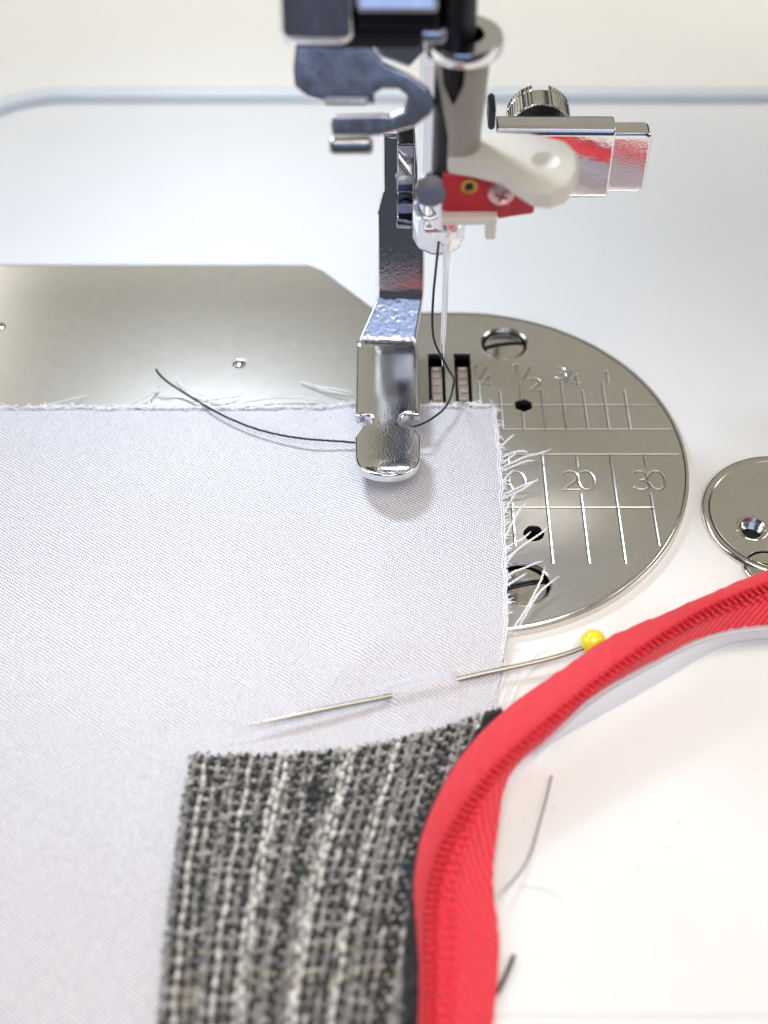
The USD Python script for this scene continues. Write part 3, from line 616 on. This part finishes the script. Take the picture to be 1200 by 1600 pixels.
pl = pl.difference(Polygon([(xl - 1, n_y), (xl + 1.6, n_y), (xl + 1.0, n_y - 1.4), (xl - .02, n_y - 3.4), (xl - 1, n_y - 3.4)])).difference(Polygon([(xr_ + 1, n_y), (xr_ - 1.4, n_y), (xr_ - .9, n_y - 1.4), (xr_ + .02, n_y - 3.0), (xr_ + 1, n_y - 3)]))
pl = pl.difference(nl).difference(nr).buffer(-.12).buffer(.24, quad_segs=4).buffer(-.12, quad_segs=4)
th_f = 1.7
flat = mani(bev(pl.segmentize(1.2), -th_f, 0, .45, 4)).refine_to_length(0.55)
def bend(V):
    V = np.asarray(V, float); s = V[:, 1]; t = V[:, 2]
    pts = np.array([(heel_y - 60, zs), (heel_y, zs), (ys_, zsh), (ys_ + 80 * SL, zsh + 80 * CL)]); cum = np.array([heel_y - 60, heel_y, y_to, y_to + 80])
    ss = np.linspace(toe_y - 4, y_to + L_sh + 3, 1200); cy = np.interp(ss, cum, pts[:, 0]); cz = np.interp(ss, cum, pts[:, 1])
    k = np.ones(41) / 41; pad = lambda c: np.convolve(np.r_[c[0] + (c[1] - c[0]) * np.arange(-20, 0), c, c[-1] + (c[-1] - c[-2]) * np.arange(1, 21)], k, 'valid')
    cy, cz = pad(cy), pad(cz); ty, tz_ = np.gradient(cy), np.gradient(cz); l = np.hypot(ty, tz_); ty, tz_ = ty / l, tz_ / l
    Y_, Z_ = np.interp(s, ss, cy), np.interp(s, ss, cz); TY, TZ = np.interp(s, ss, ty), np.interp(s, ss, tz_)
    up = 0.9 * np.clip((toe_y + 4.5 - s) / 4.5, 0, 1) ** 2          # the toe turns up a little
    return np.column_stack([V[:, 0], Y_ - t * TZ, Z_ + t * TY + up])
v0, f0 = vf(flat); vb = bend(v0); sl0 = v0[f0]
on_face = (np.abs(sl0[:, :, 2]).max(1) < 1e-3) & (sl0[:, :, 1].min(1) > heel_y + .35) & (sl0[:, :, 1].max(1) < y_to - .2)
ft.part('sole_and_shank', (vb, f0[~on_face]), chrome_dented, smooth=32)
ft.part('ankle', (vb, f0[on_face]), hammered, smooth=32)
YJ = 23.0; jy = YJ + 4.6                                      # clamp jaw in front of the shank
J = lambda px, py, y=YJ: aty(px, py, y)
j0, j1 = J(619, 352), J(649, 218); jx0, jx1 = j0[0], j1[0]
def jaw_poly():                                     # side view, in (y, z)
    a = sbox(YJ - 1, j0[2], jy, j1[2]).buffer(-.4).buffer(.4)
    return a.difference(rrect(YJ - 4, J(0, 312)[2], YJ + 1.8, J(0, 268)[2] + .0, .4)).difference(rrect(YJ - 4, J(0, 338)[2], YJ + .7, J(0, 326)[2], .3))
jm = bev(jaw_poly(), 0, jx1 - jx0, .3, 3); v, f = vf(jm); v = np.column_stack([v[:, 2] + jx0, v[:, 0], v[:, 1]])
ft.part('clamp_jaw', (v, f), dark_chrome, smooth=30)
ft.part('clamp_screw', lathe([(0, 0), (1.15, 0), (1.15, .9), (1.5, 1.2), (1.6, 2.2), (1.2, 2.6), (0, 2.7)], 32, 'y', (np.mean([jx0, jx1]), YJ + 1.4, J(0, 291)[2])), dark_chrome)
ft.part('clamp_block', rbox((jx0 + .25, YJ - .7, J(0, 262)[2]), (jx1 - .25, YJ + 2, J(0, 238)[2]), .35), black_steel)

# ------------------------------------------------------------------ machine head: casing above the frame, presser bar, guide block, thread guide
hdm = Thing('machine_head', 'sewing machine head with chrome presser bar, guide block and thread guide', 'machine head', base=(0, 20, 92))
hdm.part('casing', rbox((-125, -30, 97), (160, 206, 190), 6, 4), casing_m)
hdm.part('casing_underside', bev(Polygon([(-14, -26), (3, -26), (3, 150), (-8, 150), (-8, 40), (-14, 40)]), 95.5, 97.5, .3, 2), black_rubber)
bxp = 13.2
pb = lathe([(0, 0), (2.6, 0), (3.55, .9), (3.75, 1.3), (3.75, 6.2), (3.2, 6.4), (3.2, 75), (0, 75)], 10, c=(-.35, 17.5, aty(690, 399, 15)[2]))
pbp = hdm.part('presser_bar', pb, chrome, smooth=20)
hdm.part('end_socket', lathe([(0, -.03), (2.5, -.03), (2.5, .2), (0, .2)], 24, c=(-.35, 17.5, aty(690, 399, 15)[2])), dark_well, parent=pbp)
g0, g1 = aty(436, 66, -6), aty(690, 66, -6)
def leaning(x0, x1, z0, z1, y0, dep, deg, r):
    v, f = vf(rbox((x0, 0, 0), (x1, z1 - z0, dep), r)); c_, n_ = math.cos(math.radians(deg)), math.sin(math.radians(deg))
    return np.column_stack([v[:, 0], y0 + v[:, 1] * n_ + v[:, 2] * c_, z0 + v[:, 1] * c_ - v[:, 2] * n_ * 0]), f[:, ::-1]
gm = aty(556, 60, -6)[0]
hdm.part('guide_block', leaning(g0[0], gm, g0[2] - 1, 118, -6, 10, 19, 1.6), soft_chrome)
hdm.part('guide_bracket', leaning(gm + .1, g1[0] - .4, aty(600, 22, -5)[2], 118, -5, 9, 33, .6), soft_chrome)
hdm.part('guide_bracket', leaning(gm + .1, g1[0] - .4, aty(600, 46, -4.6)[2], aty(600, 24, -4.6)[2], -4.6, 8, 4, .3), black_steel)
hdm.part('guide_bracket', leaning(gm + .1, g1[0] + .6, aty(600, 70, -4.2)[2], aty(600, 48, -4.2)[2], -4.2, 8, 22, .5), soft_chrome)
hdm.part('guide_block_foot', rbox((g0[0] + 1.6, -4.5, g0[2] - 1.8), (g1[0] - 2, 7, g0[2] + .5), .4), black_steel)
LEAN = math.tan(math.radians(23)); GY, GZ = -4.0, 52.0          # the guide is an upright plate leaning back
def atg(px, py):
    d = FW + (px - 600) / FPX * np.array([1, 0, 0]) + (800 - py) / FPX * UP
    k = (GY - CAM[1] + (CAM[2] - GZ) * LEAN) / (d[1] - d[2] * LEAN); p = CAM + d * k
    return np.array([p[0], (p[2] - GZ) / math.cos(math.radians(23))])
def upright(mesh):
    v, f = vf(mesh); c, n = math.cos(math.radians(23)), math.sin(math.radians(23))
    return np.column_stack([v[:, 0], GY + v[:, 1] * n - v[:, 2] * c, GZ + v[:, 1] * c + v[:, 2] * n]), f
G = [(462, 62), (457, 110), (459, 136), (478, 152), (506, 161), (575, 163), (588, 165), (592, 178), (560, 179), (520, 180), (516, 196), (518, 213), (590, 214), (615, 208), (648, 200), (672, 182), (681, 163), (670, 138), (640, 116), (600, 98), (570, 62)]
gp = Polygon([atg(a, b) for a, b in G]).buffer(-.25).buffer(.5, quad_segs=4).buffer(-.25, quad_segs=4)
gh = Polygon([atg(a, b) for a, b in [(578, 176), (586, 160), (586, 148), (600, 140), (622, 141), (635, 152), (630, 172), (610, 180)]]).buffer(-.3).buffer(.3)
gp = max(getattr(gp.difference(gh), 'geoms', [gp.difference(gh)]), key=lambda g: g.area)
tg = hdm.part('thread_guide', upright(bev(gp, -1.0, 0, .4, 4)), soft_chrome, smooth=40)
a, b = atg(506, 164), atg(576, 153)
hdm.part('guide_lip', upright(rbox((a[0], a[1], -.3), (b[0], b[1], .75), .35)), nickel, parent=tg)
a, b = atg(514, 247), atg(583, 217)
hdm.part('guide_tab', upright(rbox((a[0], a[1] + .4, -1.4), (b[0], b[1] + .2, .9), .6)), nickel, parent=tg)
g4 = atg(640, 60)
hdm.part('guide_arm', upright(bev(Polygon([atg(575, 62), atg(590, 97), atg(640, 112), atg(690, 60), atg(640, 20), atg(575, 20)]), -4.5, -3.2, .3, 2)), chrome, parent=tg)

# ------------------------------------------------------------------ needle bar and needle
nb = Thing('needle_bar', 'needle bar with black rod, chrome collar, cream sleeve and needle clamp', 'needle bar', base=(0, 0, 37))
nz = 37.4
nb.part('rod', lathe([(0, 45), (2.35, 45), (2.35, 110), (0, 110)], 40), black_steel)
cz_ = aty(720, 58, 0)[2]
nb.part('collar', lathe([(0, -1.4), (4.5, -1.4), (4.75, -1.1), (4.75, .1), (4.5, .4), (2.45, .4), (2.45, -1)], 48, c=(.9, 0, cz_)), chrome, smooth=40)
sleeve = mani(lathe([(0, 49.6), (2.5, 49.6), (2.7, 50.2), (2.7, 54), (3.3, cz_ - 1.8), (3.3, cz_ - 1.45), (0, cz_ - 1.45)], 48, c=(.9, 0, 0)))
vn = Polygon([(-1.7, cz_), (1.3, cz_), (1.0, cz_ - 4.8), (-.1, cz_ - 7.4), (-1.3, cz_ - 4.8)])
wv, wf = vf(bev(vn, 0, 6, .05, 1)); wedge = mani((np.column_stack([wv[:, 0], wv[:, 2] - 6.2, wv[:, 1]]), wf[:, ::-1]))
sl_ = sleeve - wedge
if sl_.volume() < 1 or sl_.volume() > sleeve.volume(): sl_ = sleeve
nb.part('sleeve', sl_, sleeve_m, smooth=35)
nb.part('clamp', lathe([(0, nz - 0.3), (1.2, nz - .3), (2.0, nz + .6), (2.1, nz + 2.2), (3.0, nz + 3.2), (3.1, nz + 8.4), (0, nz + 8.4)], 40, c=(-.35, .3, 0)), chrome, smooth=25)
ds = aty(673, 292, -1.5)
nb.part('clamp_screw', moved(lathe([(0, -3), (1.7, -3), (2.0, -2.6), (2.0, .35), (1.8, .55), (0.5, .62), (0, .62)], 36, 'z'), rot([1, 0, 0], 52), (ds[0], -2.6, ds[2] + .3)), grey_steel, smooth=35)
cl = aty(664, 318, -1)
nb.part('thread_eyelet', tube(chain([cl + [0, 0, 1.2], cl + [-1.0, -1, -.2], cl + [.3, -1.6, -1.2], cl + [2.0, -1, -.6], cl + [2.6, 0, .6]], 30), .42, 10), chrome, smooth=True)
nb.part('guide_plate', rbox((-3.2, -2.2, nz + 2.2), (1.2, 1.2, nz + 3.1), .25), chrome)
nd = mani(lathe([(0, 15), (.06, 15.0), (.2, 16.0), (.34, 18.0), (.40, 20.0), (.42, 33), (.52, 34.5), (.52, 41), (0, 41)], 28)) - mani(moved(trimesh.creation.box((3, .22, 1.2)), t=(0, 0, 18.6))) - mani(moved(trimesh.creation.box((.16, .4, 14)), t=(0, -.45, 26)))
single('needle', nd, needle_m, 'long thin steel needle with sharp point beside the presser foot', 'needle', smooth=40)

# ------------------------------------------------------------------ needle threader
nt = Thing('needle_threader', 'cream plastic threader arm with small red carriage beside the needle', 'needle threader', base=(6, -4, 48))
za = 51.5
AP = [(697, 222), (705, 212), (760, 203), (830, 206), (884, 218), (904, 238), (905, 268), (888, 292), (862, 302), (834, 298), (808, 282), (785, 264), (745, 254), (700, 246)]
ap = Polygon([at(a, b, za)[:2] for a, b in AP]).buffer(-.6).buffer(1.2, quad_segs=6).buffer(-.6, quad_segs=6)
dm = at(852, 250, za)
arm = mani(bev(ap, za - 2.5, za, .6, 4)) - mani(moved(trimesh.creation.icosphere(3, 2.2), t=(dm[0], dm[1], za + 1.35)))
nt.part('arm', arm, plastic, smooth=40)
yc = -3.0; c0, c1 = aty(690, 333, yc), aty(800, 268, yc)
nt.part('carriage', rbox((c0[0], yc, c0[2]), (c1[0], yc + 6, za - 2.3), .5), red_plastic)
e0, e1 = aty(780, 337, yc + 1), aty(834, 300, yc + 1)
nt.part('carriage_end', bev(Polygon([(e0[0], yc + .5), (e1[0], yc + 1.5), (e1[0] - .5, yc + 6), (e0[0], yc + 6)]).buffer(.3), e0[2], e1[2], .4, 3), red_plastic)
rc = aty(733, 290, yc)
nt.part('eyelet_ring', lathe([(.55, .4), (.55, -.1), (.75, -.25), (1.05, -.2), (1.15, .3)], 32, 'y', (rc[0], yc - .05, rc[2])), brass, smooth=50)
nt.part('eyelet_hole', lathe([(0, -.02), (.56, -.02), (.56, .3), (0, .3)], 24, 'y', (rc[0], yc - .06, rc[2])), dark_well)
rs = aty(783, 300, yc)
scr = lathe([(0, -1.0), (1.0, -.9), (1.6, -.5), (1.75, .2), (0, .2)], 36, 'y', (rs[0], yc - .1, rs[2]))
v, f = vf(scr)
cross = mani((v, f)) if mani((v, f)).volume() > 0 else mani((v, f[:, ::-1]))
for ang in (20, 110): cross = cross - mani(moved(trimesh.creation.box((1.5, 1.2, .36)), rot([0, 1, 0], ang), (rs[0], yc - 1.0, rs[2])))
nt.part('cross_screw', cross, pink_metal, smooth=35)
p0, p1 = aty(690, 345, yc), aty(776, 326, yc)
nt.part('lower_plate', bev(smoothpoly([(p0[0], yc - 1.4), (p1[0], yc - 1.2), (p1[0] + .6, yc + 4), (p0[0], yc + 4)], .3), p0[2] + .2, p0[2] + 1.3, .25, 3), plastic)
t0, t1 = aty(757, 366, yc), aty(776, 330, yc)
nt.part('lower_tab', rbox((t0[0], yc - 1.2, t0[2]), (t1[0], yc + .1, p0[2] + .9), .25), plastic)

# ------------------------------------------------------------------ chrome housing with knurled screw
hb = Thing('chrome_housing', 'polished chrome lever housing with black end and knurled thumb screw', 'housing', base=(15, 16, 38))
yh = 14.0
h0, h1 = aty(768, 315, yh), aty(964, 200, yh)
def side_extr(poly, x0, x1, b, seg=4):
    v, f = vf(bev(poly, x0, x1, b, seg)); return np.column_stack([v[:, 2], v[:, 0], v[:, 1]]), f
prof = rrect(yh, h0[2], yh + 3.7, h1[2], 1.3)
hb.part('body', side_extr(prof, h0[0], h1[0], .35), chrome, smooth=40)
k0, k1 = aty(925, 300, yh + 1.2), aty(1021, 206, yh + 1.2)
tabp = bev(rrect(k0[0], k0[2], k1[0], k1[2], 1.1), 0, 2.8, .5, 4); v, f = vf(tabp)
hb.part('end_tab', (np.column_stack([v[:, 0], yh + 3.8 - v[:, 2], v[:, 1]]), f), chrome_dented, smooth=40)
r0, r1 = aty(762, 205, yh - .5), aty(776, 165, yh - .5)
hb.part('rubber_end', rbox((r0[0], yh - .5, r0[2]), (r1[0], yh + 3.4, r1[2] - .4), .5), black_rubber)
sc = aty(844, 133, yh + 10); R_ = 4.45; sc[2] -= R_ - 1.2
kn = []
n_k = 56; ang = np.linspace(0, 2 * math.pi, n_k * 2, endpoint=False); rad = np.where(np.arange(n_k * 2) % 2, R_, R_ - .10)
kp = Polygon(np.column_stack([rad * np.cos(ang), rad * np.sin(ang)])).difference(sbox(-1.1, R_ - .9, 1.1, R_ + 1)) 
kf = Polygon(np.column_stack([rad * np.cos(ang), rad * np.sin(ang)]))
v, f = join([bev(kf, 0, 3.7, .2, 2), bev(kp, 3.6, 5.0, .2, 2)]); v = np.column_stack([v[:, 0] + sc[0], v[:, 2] + yh + 5.4, v[:, 1] + sc[2] - 1.2])
ts = hb.part('thumb_screw', (v, f[:, ::-1]), nickel, smooth=12)
hb.part('screw_collar', lathe([(0, 0), (2.6, 0), (3.0, .5), (3.1, 1.6), (2.7, 2.2), (2.7, 4)], 40, 'y', (sc[0], yh + 5.6, sc[2] - 1.2)), chrome, parent=ts, smooth=40)

# ------------------------------------------------------------------ black sewing thread
a_ = [aty(686, 372, -.8), aty(681, 420, -.9), aty(676, 480, -.9), aty(678, 530, -.8), aty(689, 556, -.5), aty(701, 578, -.6)]
b_ = [at(708, 604, 3.4), at(700, 630, 2.8), at(682, 649, 2.9), at(655, 664, 4.2), at(628, 673, 3.2), at(590, 692, 1.9), at(548, 691, .85), at(480, 686, .5), at(400, 670, .15), at(335, 642, -.1), at(285, 612, -.2), at(256, 592, 1.6), at(244, 577, 2.6)]
single('sewing_thread', tube(resample(chain(a_ + b_, 300), .25), .17, 8), thread_black, 'black sewing thread from the needle, under the foot and out over the cloth', 'thread', smooth=True)

# ------------------------------------------------------------------ specks of lint on the bed
lint = []
for k in range(20):
    px, py = rng.uniform(800, 1190), rng.uniform(1180, 1560)
    if k > 16: px, py = rng.uniform(20, 560), rng.uniform(200, 400)
    p = at(px, py, ZB + .08); a = rng.uniform(0, 6.28); L = rng.uniform(.15, .5)
    lint.append(tube(chain([p, p + [math.cos(a) * L * .5, math.sin(a) * L * .5, .12], p + [math.cos(a + .5) * L, math.sin(a + .5) * L, 0]], 6), rng.uniform(.02, .035), 4))
single('lint', join(lint), thread_grey, 'scattered specks of grey lint on the white machine bed', 'lint', kind='stuff')
